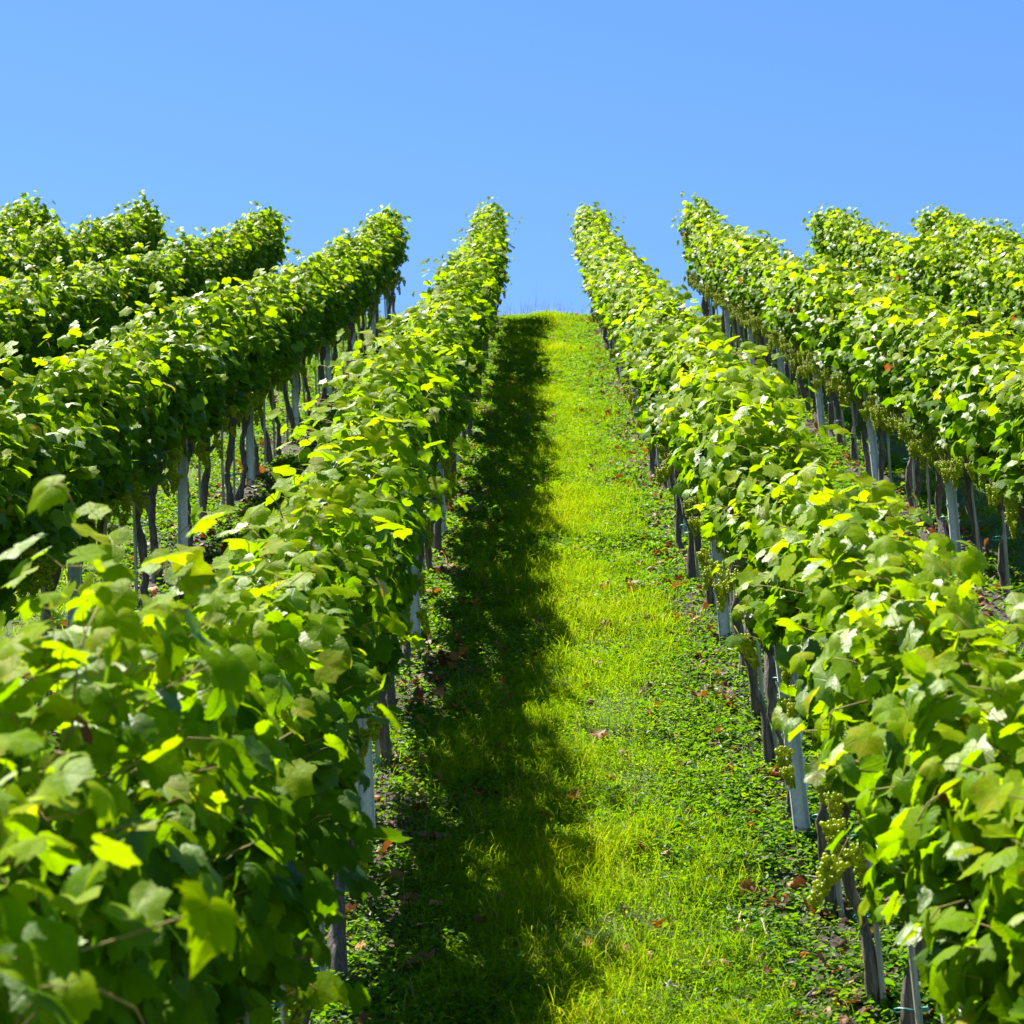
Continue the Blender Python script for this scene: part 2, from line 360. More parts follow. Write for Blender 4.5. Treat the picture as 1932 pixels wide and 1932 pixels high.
def foliage_mesh(i, end=0, lo=1.15, skirt=0, thr=1.2, sz=1.0, thin=0.0, mat=.22, shiny=.2):
    """the leaf wall of one vine: x across the row, y along it, sheared to the slope. end=+1 closes the uphill end of a row"""
    rs = np.random.default_rng(100 + i)
    ph = rs.uniform(0, 6.28, 4)
    def top(y): return 1.71 + 0.08 * np.sin(5 * y + ph[0]) + 0.05 * np.sin(11 * y + ph[1]) + (0.30 if end else 0)
    def half(y, z): return 0.165 + (0.05 if end else 0) + 0.04 * np.sin(4.3 * y + ph[2] + 2 * z) + 0.035 * np.sin(7 * z + ph[3]) + 0.03 * np.sin(9 * y + 5 * z)
    P = []; Nn = []; T = []; Sz = []; Ti = []
    def put(p, n, t, s, c): P.append(p); Nn.append(n); T.append(t); Sz.append(s); Ti.append(c)
    y0, y1 = -0.60, (0.42 if end else 0.60)
    # two side faces
    for side in (-1, 1):
        n = int(275 / sz ** 1.8)
        y = rs.uniform(y0, y1, n); f = rs.uniform(0, 1, n) ** 0.85
        low = lo - (.26 if side == skirt else 0) + 0.07 * np.sin(6 * y + ph[1] * side) + 0.05 * np.sin(13 * y + ph[2])  # unseen skirt side hangs lower; in left rows it is shaped to block sun
        z = low + (top(y) - 0.05 - low) * f
        depth = 1.05 - np.abs(rs.normal(0, 0.34, n)) + 0.5 * (rs.uniform(0, 1, n) < .06)
        taper = 1 - (0.10 if end else 0.25) * np.clip((z - (top(y) - 0.32)) / 0.32, 0, 1) ** 2 - (0 if side == skirt else 0.30) * np.clip((lo + .07 - z) / 0.2, 0, 1)
        x = side * half(y, z) * depth * taper
        e = np.clip(rs.normal(0.72, 0.45, n), -0.4, 1.5)
        yaw = rs.normal(-.1 * side, 0.62, n)
        gap = np.sin(9 * y + ph[0] * 3) + np.sin(17 * y + 6 * z + ph[1]) + np.sin(11 * z - 5 * y + ph[2])
        for k in range(n):
            if z[k] > top(y[k]) - .38 and gap[k] > .7 and rs.uniform() < .85: continue
            nv = np.array([side * math.cos(e[k]) * math.cos(yaw[k]), math.cos(e[k]) * math.sin(yaw[k]) - 0.08, math.sin(e[k])])
            tv = np.array([side * 0.35 + rs.normal(0, 0.25), rs.normal(0, 0.45), -1.0])
            put(np.array([x[k], y[k], z[k]]), nv, tv, rs.uniform(0.044, 0.082), np.clip(rs.normal(mat + 0.34 * f[k] ** 1.5, 0.16), 0.02, 0.95))  # base tint carries painted light: darker on shaded left rows than lit right ones
    # crown of the wall
    n = int(150 / sz ** 1.8)
    for k in range(n):
        y = rs.uniform(y0, y1); x = rs.normal(0, 0.125 if not end else 0.17)
        z = top(y) - 0.30 * abs(x) + rs.normal(-.02, 0.08)
        nv = np.array([rs.normal(0, 0.5) + x * 2.0, rs.normal(-0.12, 0.45), 1.0])
        tv = np.array([rs.normal(0, 1) + x * 4, rs.normal(0, 1), -0.5])
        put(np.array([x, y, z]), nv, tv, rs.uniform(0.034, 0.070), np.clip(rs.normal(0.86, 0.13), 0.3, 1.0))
    # the inside of the wall
    n = 120
    for k in range(n):
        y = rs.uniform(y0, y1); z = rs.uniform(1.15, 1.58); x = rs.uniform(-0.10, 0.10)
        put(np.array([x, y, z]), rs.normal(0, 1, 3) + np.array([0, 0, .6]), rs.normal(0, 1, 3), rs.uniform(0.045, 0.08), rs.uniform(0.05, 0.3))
    if end:
        for k in range(70):
            z = rs.uniform(1.0, 1.9); x = rs.uniform(-0.2, 0.2)
            y = y1 + 0.10 * math.sin((z - 0.95) * 3.1) - 0.9 * x * x + rs.normal(0, .03)
            put(np.array([x, y, z]), np.array([rs.normal(0, .5), 1.0, .5]), np.array([rs.normal(0, .4), .3, -1]), rs.uniform(0.05, 0.09), rs.uniform(.2, .7))
    # young shoots that stick out of the top and the sides, with small yellow leaves
    g = Geo(); shoots = []
    for k in range(rs.integers(2, 5)):
        y = rs.uniform(y0 * .9, y1 * .9); b = np.array([rs.normal(0, .08), y, top(y) - 0.12])
        L = rs.uniform(0.10, 0.27) * rs.uniform(.6, 1); d = np.array([rs.normal(0, .35), rs.normal(0, .35), 1.0]); d /= np.linalg.norm(d)
        pts = [b + d * L * s + np.array([0, 0, -0.06 * s * s]) + rs.normal(0, .004, 3) for s in np.linspace(0, 1, 5)]
        g.tube(pts, np.linspace(0.0032, 0.0012, 5), 4)
        for s in np.linspace(0.3, 1, 6):
            p = b + d * L * s
            put(p + rs.normal(0, .015, 3), rs.normal(0, .6, 3) + np.array([0, -0.1, .8]), rs.normal(0, 1, 3), rs.uniform(0.02, 0.05) * (1.25 - 0.5 * s), np.clip(rs.normal(0.9, .07), .6, 1.0))
    for k in range(3):
        side = rs.choice([-1, 1]); y = rs.uniform(y0, y1); z = rs.uniform(1.1, 1.6)
        b = np.array([side * .17, y, z]); d = np.array([side * rs.uniform(.6, 1), rs.normal(0, .4), rs.normal(-.3, .4)]); d /= np.linalg.norm(d)
        L = rs.uniform(.08, .19)
        g.tube([b, b + d * L * .5 + np.array([0, 0, .015]), b + d * L + np.array([0, 0, -.03])], [.003, .002, .0012], 4)
        for s in (0.5, 0.75, 1.0):
            put(b + d * L * s, rs.normal(0, .4, 3) + np.array([side * .6, 0, .8]), d + rs.normal(0, .5, 3), rs.uniform(.035, .065), np.clip(rs.normal(.7, .15), .3, 1))
    P = np.array(P); Nn = np.array(Nn); T = np.array(T); Sz = np.array(Sz); Ti = np.array(Ti)
    # slanting openings where shoots part and sun falls through the wall
    ys = P[:, 1] - .64 * P[:, 2]; xs = P[:, 0] + .46 * P[:, 2]
    hole = np.sin(15 * ys + ph[0] + 1.5 * np.sin(7 * xs)) + np.sin(14 * xs + ph[1] + 2 * np.sin(7 * ys + ph[3])) + .8 * np.sin(9 * ys - 11 * xs + ph[2])
    keep = (hole < thr) | (P[:, 2] < 1.30) | (rs.uniform(0, 1, len(P)) < .08)
    keep &= ~((P[:, 2] > 1.36) & (rs.uniform(0, 1, len(P)) < thin))
    Sz = Sz * sz
    P, Nn, T, Sz, Ti = P[keep], Nn[keep], T[keep], Sz[keep], Ti[keep]
    odd = rs.uniform(0, 1, len(Ti))
    Ti = np.where(odd < 0.008, rs.uniform(1.02, 1.2, len(Ti)), Ti); Sz = np.where(odd > 0.996, Sz * .55, Sz); Ti = np.where(odd > 0.996, rs.uniform(1.5, 1.95, len(Ti)), Ti)
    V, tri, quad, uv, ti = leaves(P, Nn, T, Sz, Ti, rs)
    gl = np.repeat(np.where(rs.uniform(0, 1, len(P)) < shiny, rs.uniform(.14, .40, len(P)), rs.uniform(.0, .035, len(P))), len(V) // len(P))
    # stalks for half of the leaves
    sel = rs.uniform(0, 1, len(P)) < 0.5
    inner = P[sel] * np.array([0.55, 1, 1]) + np.column_stack([rs.normal(0, .01, sel.sum()), rs.normal(0, .02, sel.sum()), np.full(sel.sum(), -.035)])
    pv, pq = petioles(inner, P[sel], 0.0016, rs)
    nv = len(V)
    V = np.vstack([V, pv]); uv = np.vstack([uv, np.zeros((len(pv), 2))]); ti = np.concatenate([ti, np.zeros(len(pv))])
    gv = np.concatenate(g.V); n2 = len(V)
    V = np.vstack([V, gv]); uv = np.vstack([uv, np.zeros((len(gv), 2))]); ti = np.concatenate([ti, np.zeros(len(gv))])
    gq = np.concatenate(g.F[4]) + n2; gt = np.concatenate(g.F[3]) + n2
    gl = np.concatenate([gl, np.full(len(V) - len(gl), .2)])
    F = [tri, quad, pq + nv, gq, gt]
    mi = np.concatenate([np.zeros(len(tri) + len(quad)), np.ones(len(pq) + len(gq) + len(gt))])
    V[:, 2] += V[:, 1] * TS
    return mk_mesh('foliage', V, F, [M_leaf, M_pet], mi, {'tint': ti, 'gloss': gl}, uv)

def trunk_mesh(i):
    rs = np.random.default_rng(300 + i); g = Geo()
    n = 20; z = np.linspace(-0.12, 0.80, n)
    a = rs.normal(0, .030, 4)
    P = np.column_stack([a[0] * np.sin(z * 4 + a[1] * 60) + rs.normal(0, .004, n), .03 * (z > .5) * (z - .5) * rs.choice([-1, 1]) * 4 + a[2] * 1.4 * np.sin(z * 5 + a[3] * 50) + .012 * np.sin(z * 13 + a[0] * 90), z])
    P[:, 0] += .014 * np.sin(z * 11 + a[1] * 80)
    P[:, :2] -= P[1, :2]
    R = 0.0245 + 0.011 * np.exp(-((z + .05) / .12) ** 2) + 0.014 * np.exp(-((z - .74) / .10) ** 2)
    R = R * rs.uniform(.82, 1.15) * (1 + .16 * np.sin(z * 17 + a[2] * 99))
    g.tube(P, R, 14, 0.17, True, 0, rs)
    for k in range(3):     # stumps of old spurs on the head
        d = np.array([rs.normal(0, .5), rs.choice([-1, 1]) * rs.uniform(.5, 1), rs.uniform(.2, .8)]); d /= np.linalg.norm(d)
        b = P[-2 - k]
        g.tube([b, b + d * .05, b + d * rs.uniform(.08, .13) + np.array([0, 0, .02])], [.022, .017, .012], 8, .12, True, 0, rs)
    return g.mesh('trunk', [M_bark])

def cane_mesh(i):
    rs = np.random.default_rng(400 + i); g = Geo()
    n = 10; s = np.linspace(0, 1, n)
    if i % 2 == 0:      # fruiting cane bowed along the wire
        dr = 1 if (i // 2) % 2 else -1
        y = dr * (0.02 + 0.46 * s); z = 0.76 + 0.22 * np.sin(np.minimum(s * 2.6, 2.6)) + y * TS
        P = np.column_stack([.03 * np.sin(4 * s + i), y, z])
        g.tube(P, np.linspace(.0075, .0045, n), 6, .08, True, 0, rs)
    else:               # shoot that climbs into the leaves
        y = rs.uniform(-.3, .3); x = rs.uniform(-.09, .09)
        z = np.linspace(.80, 1.35, n)
        P = np.column_stack([x + .05 * np.sin(s * 3 + i), y + .07 * np.sin(2.5 * s + i * 2) , z + y * TS])
        g.tube(P, np.linspace(.0055, .0035, n), 6, .06, True, 0, rs)
    # tan stubs where last year's shoots were cut
    for k in range(3):
        b = P[rs.integers(2, n - 2)]; d = rs.normal(0, .6, 3) + np.array([0, 0, 1]); d /= np.linalg.norm(d)
        g.tube([b, b + d * .05, b + d * rs.uniform(.08, .2)], [.004, .0035, .003], 5)
    return g.mesh('cane', [M_cane])

def ico():
    me = bpy.data.meshes.new('tmp'); import bmesh
    bm = bmesh.new(); bmesh.ops.create_icosphere(bm, subdivisions=1, radius=1.0)
    V = np.array([v.co[:] for v in bm.verts]); F = np.array([[v.index for v in f.verts] for f in bm.faces]); bm.free(); bpy.data.meshes.remove(me)
    return V, F
def ico2():
    import bmesh
    bm = bmesh.new(); bmesh.ops.create_icosphere(bm, subdivisions=2, radius=1.0)
    V = np.array([v.co[:] for v in bm.verts]); F = np.array([[v.index for v in f.verts] for f in bm.faces]); bm.free()
    return V, F
def bunch_mesh(i):
    rs = np.random.default_rng(500 + i); iv, iff = ico2()
    pts = []
    tries = 0
    Lb = rs.uniform(.11, .15)
    while len(pts) < 72 and tries < 6000:
        tries += 1
        t = rs.uniform(0, 1); w = .040 * (1 - .68 * t) * rs.uniform(.55, 1.0)
        a = rs.uniform(0, 6.283)
        p = np.array([w * math.cos(a), w * math.sin(a), -.035 - Lb * t])
        if all(np.sum((p - q) ** 2) > (.0118) ** 2 for q in pts): pts.append(p)
    V = []; F = []; A = []
    for k, p in enumerate(pts):
        r = rs.uniform(.0074, .0090)
        V.append(p + iv * r); F.append(iff + k * len(iv)); A.append(np.full(len(iv), rs.uniform(0, 1)))
    n = len(pts) * len(iv)
    g = Geo(); g.tube([(0, 0, .03), (.003, 0, -.03), (0, 0, -.04 - Lb * .8)], [.0018, .0018, .0012], 5)
    V.append(np.concatenate(g.V)); A.append(np.zeros(g.n))
    q = np.concatenate(g.F[4]) + n; t3 = np.concatenate(g.F[3]) + n
    F = np.concatenate(F)
    mi = np.concatenate([np.zeros(len(F)), np.ones(len(t3) + len(q))])
    return mk_mesh('grape_bunch', np.concatenate(V), [F, t3, q], [M_berry, M_pet], mi, {'tint': np.concatenate(A)})

def tie_mesh():
    g = Geo(); a = np.linspace(0, 2 * math.pi, 15)
    P = np.column_stack([.012 + .052 * np.cos(a), .040 * np.sin(a), .006 * np.sin(a * 2)])
    g.tube(P, .0028, 5, cap=False)
    g.tube([(.03, -.036, 0), (.045, -.05, .004), (.062, -.052, -.004)], .0022, 5)
    return g.mesh('tie', [M_tie])

def stake_mesh(i):
    rs = np.random.default_rng(600 + i); g = Geo()
    n = 5; z = np.linspace(-.15, 1.18, n)
    P = np.column_stack([rs.normal(0, .004, n), rs.normal(0, .004, n), z])
    g.tube(P, [.0115, .011, .011, .0105, .010], 6, .05, True, 0, rs)
    return g.mesh('vine_stake', [M_wood], smooth=False)

def post_mesh():
    """rolled steel trellis post: hat-shaped channel with notched lips that carry the wires"""
    prof = np.array([(-.034, -.022), (-.034, .004), (-.024, .022), (.024, .022), (.034, .004), (.034, -.022)])
    inner = np.array([(-.0315, -.022), (-.0315, .003), (-.0225, .0195), (.0225, .0195), (.0315, .003), (.0315, -.022)])
    loop = np.vstack([prof, inner[::-1]]); k = len(loop)
    g = Geo(); z0, z1 = -.3, 1.77
    V = np.vstack([np.column_stack([loop[:, 0], loop[:, 1], np.full(k, z0)]), np.column_stack([loop[:, 0], loop[:, 1], np.full(k, z1)])])
    j = np.arange(k); j2 = (j + 1) % k
    F = [np.stack([j, j2, j2 + k, j + k], -1)]
    m = len(prof)
    cap = [[k + a, k + a + 1, k + (2 * m - 2 - a), k + (2 * m - 1 - a)] for a in range(m - 1)]
    F.append(np.array(cap))
    g.add(V, F)
    for z in np.arange(.25, 1.72, .12):      # wire hooks punched along both lips
        for s in (-1, 1):
            g.box((s * .0375, -.016, z), (.0035, .004, .012))
            g.box((s * .0425, -.016, z + .007), (.0016, .004, .007))
    return g.mesh('trellis_post', [M_metal], smooth=False)

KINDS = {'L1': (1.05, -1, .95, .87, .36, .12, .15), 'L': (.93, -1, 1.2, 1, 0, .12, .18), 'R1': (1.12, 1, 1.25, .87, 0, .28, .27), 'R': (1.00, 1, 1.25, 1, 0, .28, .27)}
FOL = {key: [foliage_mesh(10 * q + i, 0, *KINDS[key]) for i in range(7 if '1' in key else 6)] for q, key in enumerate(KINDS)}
FOLE = [foliage_mesh(40 + i, 1) for i in range(3)]
TRK = [trunk_mesh(i) for i in range(9)]
CAN = [cane_mesh(i) for i in range(10)]
BUN = [bunch_mesh(i) for i in range(5)]
TIE = tie_mesh()
STK = [stake_mesh(i) for i in range(4)]
POST = post_mesh()

# ------------------------------------------------------------------ rows of vines
VISIBLE_BASE = {'L1', 'L2', 'R1', 'R2', 'R3'}
def place_vine(row, x, r, k, last):
    y = ry(r); z = float(ground_z(x, y, False))
    root = link('grapevine', None, None, (x, y, z), (0, LEAN + random.gauss(0, .012), 0))
    root.empty_display_size = .2
    tag(root, f'{ordinal(k)} leafy grapevine down from the crest in the {ROWTXT[row]}', 'grapevine', 'grapevines in the ' + ROWTXT[row])
    tr = link('trunk', TRK[random.randrange(len(TRK))], root, (0, 0, 0), (0, 0, random.choice((0, math.pi)) + random.gauss(0, .2)))
    zs = random.uniform(.93, 1.07) * {2: 1.16, 3: 1.12, 4: 1.08, 5: 1.05, 6: 1.02}.get(k, 1.0) * {'L4': 1.06, 'L5': 1.08}.get(row, 1.0)
    if row == 'L1' and r < 9.5: zs = 1.12 if r < 4.6 else 1.02 if r < 5.6 else random.uniform(.95, .99)
    if row == 'R1' and r < 9: zs = 1.02 if r < 6.2 else random.uniform(.93, .97)
    if last: link('foliage', random.choice(FOLE), root)
    else:
        global last_f
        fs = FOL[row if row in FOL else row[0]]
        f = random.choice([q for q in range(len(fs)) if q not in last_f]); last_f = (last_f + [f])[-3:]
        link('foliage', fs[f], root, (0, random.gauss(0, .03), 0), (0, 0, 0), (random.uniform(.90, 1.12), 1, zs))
    near = row in VISIBLE_BASE
    if near:
        for zt in ((.28, .60) if random.random() < .5 else (.45,)):
            link('tie', TIE, tr, (0, 0, zt + random.gauss(0, .06)), (0, 0, random.uniform(-.5, .5) - tr.rotation_euler.z))
        for c in random.sample(range(len(CAN)), 8): link('cane', CAN[c], root, (0, 0, 0), (0, 0, 0))
    nb = max(2, int({'L1': 6, 'L2': 12, 'R1': 7, 'R2': 16, 'R3': 12}.get(row, 4) * random.uniform(.55, 1.35)))
    for b in range(nb):
        yy = random.uniform(-.48, .48); s = random.choice((-1, 1)) if row[0] == 'L' else random.choice((-1, -1, 1))
        link('grape_bunch', random.choice(BUN), root, (s * (random.uniform(.13, .27) if row in ('R2', 'R3') and s < 0 else random.uniform(.06, .22)), yy, random.uniform(.79, 1.04) + yy * TS),
             (random.gauss(0, .2), random.gauss(0, .2), random.uniform(0, 6.28)), (random.uniform(.62, 1.0),) * 3)
    return root

last_f = []
for row, (x, r0, r1) in ROWS.items():
    n = int(round((r1 - r0) / 1.0)) + 1
    rs_ = [r1 - k * 1.0 for k in range(n)]
    for k, r in enumerate(rs_):
        rr = r + (random.gauss(0, .05) if k else 0)
        xx = x + random.gauss(0, .02)
        place_vine(row, xx, rr, k + 1, k == 0)
        if row in VISIBLE_BASE:
            y = ry(rr) - .045; sx = xx + .03 if row[0] == 'R' else xx - .035
            st = link('vine_stake', STK[random.randrange(4)], None, (sx, y, float(ground_z(sx, y, False))), (random.gauss(0, .015), LEAN + random.gauss(0, .02), random.uniform(0, 1)))
            tag(st, f'thin stake at the {ordinal(k + 1)} vine below the crest, {ROWSHORT[row]}', 'stake', 'stakes tied to the vines of the ' + ROWSHORT[row])
    # a steel post after every fourth vine
    pk = 0; r = r1 - {'R2': 1.45, 'L2': 1.5}.get(row, .5)
    ends = []
    while r > r0 - .3:
        pk += 1; y = ry(r)
        p = link('trellis_post', POST, None, (x, y, float(ground_z(x, y, False))), (0, LEAN + random.gauss(0, .012), random.gauss(0, .06)))
        p.scale.z = random.uniform(.96, 1.03) * (.90 if row in ('L1', 'R1') else 1)
        tag(p, f'{ordinal(pk)} grey steel post down from the crest, {ROWSHORT[row]}', 'post', 'steel trellis posts of the ' + ROWSHORT[row])
        ends.append(r); r -= 3.96
    for hz, nm in ((.80, 'lowest'), (1.35, 'middle'), (1.64, 'top')):
        g = Geo(); rr = np.linspace(r0 - .4, r1 + .1, 24)
        P = np.column_stack([np.full(24, x + hz * LEAN) - .036, ry(rr), ry(rr) * TS + PLANE0 + hz + .006 * np.sin(rr * 1.6)])
        g.tube(P, .0016, 5)
        w = link('trellis_wire', g.mesh('trellis_wire', [M_metal]))
        tag(w, f'thin {nm} steel wire strung along the {ROWTXT[row]}', 'wire', 'trellis wires')

# ------------------------------------------------------------------ ground
def axis(lo, hi, step, far, grow=1.35):
    a = list(np.arange(lo, hi + 1e-6, step)); d = step
    while a[-1] < far: d *= grow; a.append(a[-1] + d)
    d = step
    while a[0] > -far: d *= grow; a.insert(0, a[0] - d)
    return np.array(a)
gx = axis(-11, 12, .16, 700); gy = axis(1, 46, .16, 700)
X, Y = np.meshgrid(gx, gy)
Z = ground_z(X, Y)
nx, ny = len(gx), len(gy)
ii = (np.arange(ny - 1)[:, None] * nx + np.arange(nx - 1)[None, :]).ravel()
me = mk_mesh('hillside', np.column_stack([X.ravel(), Y.ravel(), Z.ravel()]), [np.stack([ii, ii + 1, ii + nx + 1, ii + nx], -1)], [M_soil])
tag(link('hillside_ground', me), 'steep hillside of brown soil and turf under the vine rows', None, None, 'structure')

# ------------------------------------------------------------------ grass and small plants
def pnoise(x, y, s, seed):
    r = np.random.default_rng(seed); v = 0
    for k in range(5):
        a = r.uniform(0, 6.28); f = s * r.uniform(.6, 1.9)
        v = v + np.sin(f * (x * math.cos(a) + y * math.sin(a)) + r.uniform(0, 6.28))
    return v / 2.6
def alley(x):
    u = (x - .186) / 1.8; return np.abs(u - np.round(u)) * 1.8     # metres from the middle of the nearest alley

def blades(x, y, h, w, lean, tint, rs, segs=2):
    n = len(x); z = ground_z(x, y) - .004
    a = rs.uniform(0, 6.283, n); b = rs.uniform(0, 6.283, n)
    dx, dy = np.cos(a) * w / 2, np.sin(a) * w / 2
    lx, ly = np.cos(b) * lean * h, np.sin(b) * lean * h
    base = np.column_stack([x, y, z]); d = np.column_stack([dx, dy, np.zeros(n)])
    mid = base + np.column_stack([lx * .3, ly * .3, h * .58]); tip = base + np.column_stack([lx, ly, h * np.clip(1 - .35 * lean ** 2, .3, 1)])
    V = np.stack([base - d, base + d, mid + d * .8, mid - d * .8, tip], 1).reshape(-1, 3)
    o = (np.arange(n) * 5)[:, None]
    return V, o + np.array([[0, 1, 2, 3]]), o + np.array([[3, 2, 4]]), np.repeat(tint, 5)

def scatter(n, x0, x1, r0, r1, rs):
    return rs.uniform(x0, x1, n), ry(rs.uniform(r0, r1, n))

rs = np.random.default_rng(11)
parts = []
def grass_zone(x0, x1, r0, r1, dens, wid, hmul=1.0, half=.62):
    n = int(dens * (x1 - x0) * (r1 - r0))
    x, y = scatter(n, x0, x1, r0, r1, rs)
    d = alley(x)
    pn = pnoise(x, y, 2.2, 3); p2 = pnoise(x, y, 6.0, 5)
    keep = rs.uniform(0, 1, n) < np.clip(1.15 - (d / half) ** 3 * .9 + .25 * pn, .04, 1) * np.clip(.8 + .45 * p2, .2, 1)
    x, y, d, pn, p2 = x[keep], y[keep], d[keep], pn[keep], p2[keep]; n = len(x)
    h = rs.gamma(5, .0095, n) * hmul * np.clip(1.15 + .6 * pn + .3 * p2, .5, 2.0)
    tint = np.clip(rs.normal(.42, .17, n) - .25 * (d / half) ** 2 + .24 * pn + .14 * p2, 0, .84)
    dry = rs.uniform(0, 1, n) < .06
    tint = np.where(dry, rs.uniform(.88, 1, n), tint)
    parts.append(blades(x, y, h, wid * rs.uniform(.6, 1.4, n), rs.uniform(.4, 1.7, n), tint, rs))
X0, X1 = -.714, 1.086
grass_zone(X0 - .1, X1 + .1, 5.5, 12, 11000, .0030)
grass_zone(X0 - .1, X1 + .1, 12, 24, 6500, .0038)
grass_zone(X0 - .1, X1 + .1, 24, 42.6, 4200, .0055)
for a0 in (-4.314, -2.514, 1.086, 2.886):
    grass_zone(a0, a0 + 1.8, 6 if abs(a0) < 2.6 else 8, 42.6, 1100, .005)
grass_zone(-9, 9.5, 41.3, 44.0, 1500, .0055, 1.0, 2.0)
# longer tufts here and there in the path
n = 640; tx, ty = scatter(n, X0 + .15, X1 - .15, 5.6, 42, rs)
k = 26
x = np.repeat(tx, k) + rs.normal(0, .035, n * k); y = np.repeat(ty, k) + rs.normal(0, .035, n * k)
tt = np.repeat(rs.uniform(.15, .72, n), k)
parts.append(blades(x, y, np.repeat(rs.uniform(.6, 1.25, n), k) * rs.uniform(.05, .125, n * k), rs.uniform(.0025, .005, n * k), rs.uniform(.2, .9, n * k), np.clip(tt + rs.normal(0, .1, n * k), 0, .85), rs))
def join(parts):
    V = []; Q = []; T = []; A = []; o = 0
    for v, q, t, a in parts:
        V.append(v); Q.append(q + o); T.append(t + o); A.append(a); o += len(v)
    return np.concatenate(V), [np.concatenate(Q), np.concatenate(T)], np.concatenate(A)
V, F, A = join(parts)
GRASS = (V, F, A)

# seed stalks: fine pale ones in the path, purple-brown ones along the crest
parts = []
n = 700; x, y = scatter(n, X0 + .2, X1 - .2, 6, 42, rs)
parts.append(blades(x, y, rs.uniform(.10, .22, n), np.full(n, .0018), rs.uniform(.1, .7, n), rs.uniform(.5, 1, n), rs))
n = 5200; x = rs.uniform(-9, 9.5, n); y = ry(rs.uniform(41.9, 44.2, n))
kk = rs.uniform(0, 1, n) < np.clip(.5 + .5 * pnoise(x, y, 2.0, 9), .1, 1); x, y = x[kk], y[kk]; n = len(x)
hh = rs.gamma(5, .055, n)
parts.append(blades(x, y, hh, np.full(n, .0038), rs.uniform(.1, .6, n), rs.uniform(0, .5, n), rs))
V, F, A = join(parts)
tag(link('seeding_grass', mk_mesh('seeding_grass', V, F, [M_seed], None, {'tint': A})), 'thin seed stalks standing above the turf and along the crest', None, None, 'stuff')

# low broad-leaved weeds beside the rows
def weed_zone(x0, x1, r0, r1, dens, size, mode, k=8):
    n = int(dens * (x1 - x0) * (r1 - r0)); x, y = scatter(n, x0, x1, r0, r1, rs)
    d = alley(x); pn = pnoise(x, y, 2.6, 21)
    side = np.exp(-((d - .62) / .24) ** 2)
    keep = rs.uniform(0, 1, n) < np.clip(side * (.75 + .5 * pn) + .55 * np.clip(pn + .02, 0, 1) + 0.015, .02, 1)
    if mode: keep = rs.uniform(0, 1, n) < np.clip(1.1 - (d / .66) ** 4 + .3 * pn, .05, 1)
    x, y = x[keep], y[keep]; n = len(x)
    hgt = np.repeat(rs.uniform(.015, .06, n), k)
    cx = np.repeat(x, k) + rs.normal(0, .026, n * k); cy = np.repeat(y, k) + rs.normal(0, .026, n * k)
    z = ground_z(cx, cy) + hgt * rs.uniform(.4, 1.3, n * k)
    s = size * rs.uniform(.55, 1.5, n * k)
    nrm = np.column_stack([rs.normal(0, .45, n * k), rs.normal(-.15, .45, n * k), np.ones(n * k)]); nrm /= np.linalg.norm(nrm, axis=1)[:, None]
    a = rs.uniform(0, 6.283, n * k); t = np.column_stack([np.cos(a), np.sin(a), rs.normal(0, .3, n * k)])
    t -= (t * nrm).sum(1)[:, None] * nrm; t /= np.linalg.norm(t, axis=1)[:, None]
    b = np.cross(nrm, t); c = np.column_stack([cx, cy, z]); S_ = s[:, None]
    V = np.stack([c - t * S_, c - t * S_ * .3 + b * S_ * .52 + nrm * S_ * .16, c + t * S_ * .45 + b * S_ * .48 + nrm * S_ * .14, c + t * S_,
                  c + t * S_ * .45 - b * S_ * .48 + nrm * S_ * .14, c - t * S_ * .3 - b * S_ * .52 + nrm * S_ * .16], 1).reshape(-1, 3)
    o = (np.arange(n * k) * 6)[:, None]
    Q = np.concatenate([o + np.array([[0, 1, 2, 3]]), o + np.array([[0, 3, 4, 5]])])
    T = np.zeros((0, 3), int)
    tint = np.clip(np.repeat(rs.normal(.34, .2, n), k) + rs.normal(0, .1, n * k), 0, 1)
    return V, Q, T, np.repeat(tint, 6)
parts = [weed_zone(X0 - .25, X1 + .25, 5.5, 16, 900, .0130, 0), weed_zone(X0 - .25, X1 + .25, 16, 42.3, 520, .0165, 0)]
for a0, rr0 in ((-4.314, 8), (-2.514, 5), (1.086, 6), (2.886, 12), (4.686, 20)): parts.append(weed_zone(a0, a0 + 1.8, rr0, 42.3, 330, .018, 0))
V, F, A = join(parts)
tiny = [weed_zone(X0 - .1, X1 + .1, 5.5, 13, 1000, .0058, 1, 6), weed_zone(X0 - .1, X1 + .1, 13, 26, 620, .0075, 1, 6), weed_zone(X0 - .1, X1 + .1, 26, 42.5, 330, .0105, 1, 6)]
tiny = [(v, q, t_, np.clip(a * .55 + .30, .1, .8)) for v, q, t_, a in tiny]
gv_, (gq_, gt_), ga_ = GRASS
tv_, (tq_, tt_), ta_ = join(tiny)
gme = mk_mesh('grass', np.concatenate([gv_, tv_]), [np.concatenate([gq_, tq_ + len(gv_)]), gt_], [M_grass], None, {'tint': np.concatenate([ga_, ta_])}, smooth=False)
tag(link('grass', gme), 'short bright green grass covering the path between the vine rows', None, None, 'stuff')
tag(link('ground_weeds', mk_mesh('ground_weeds', V, F, [M_weed], None, {'tint': A}, smooth=False)), 'low broad-leaved weeds growing at the feet of the vines', None, None, 'stuff')

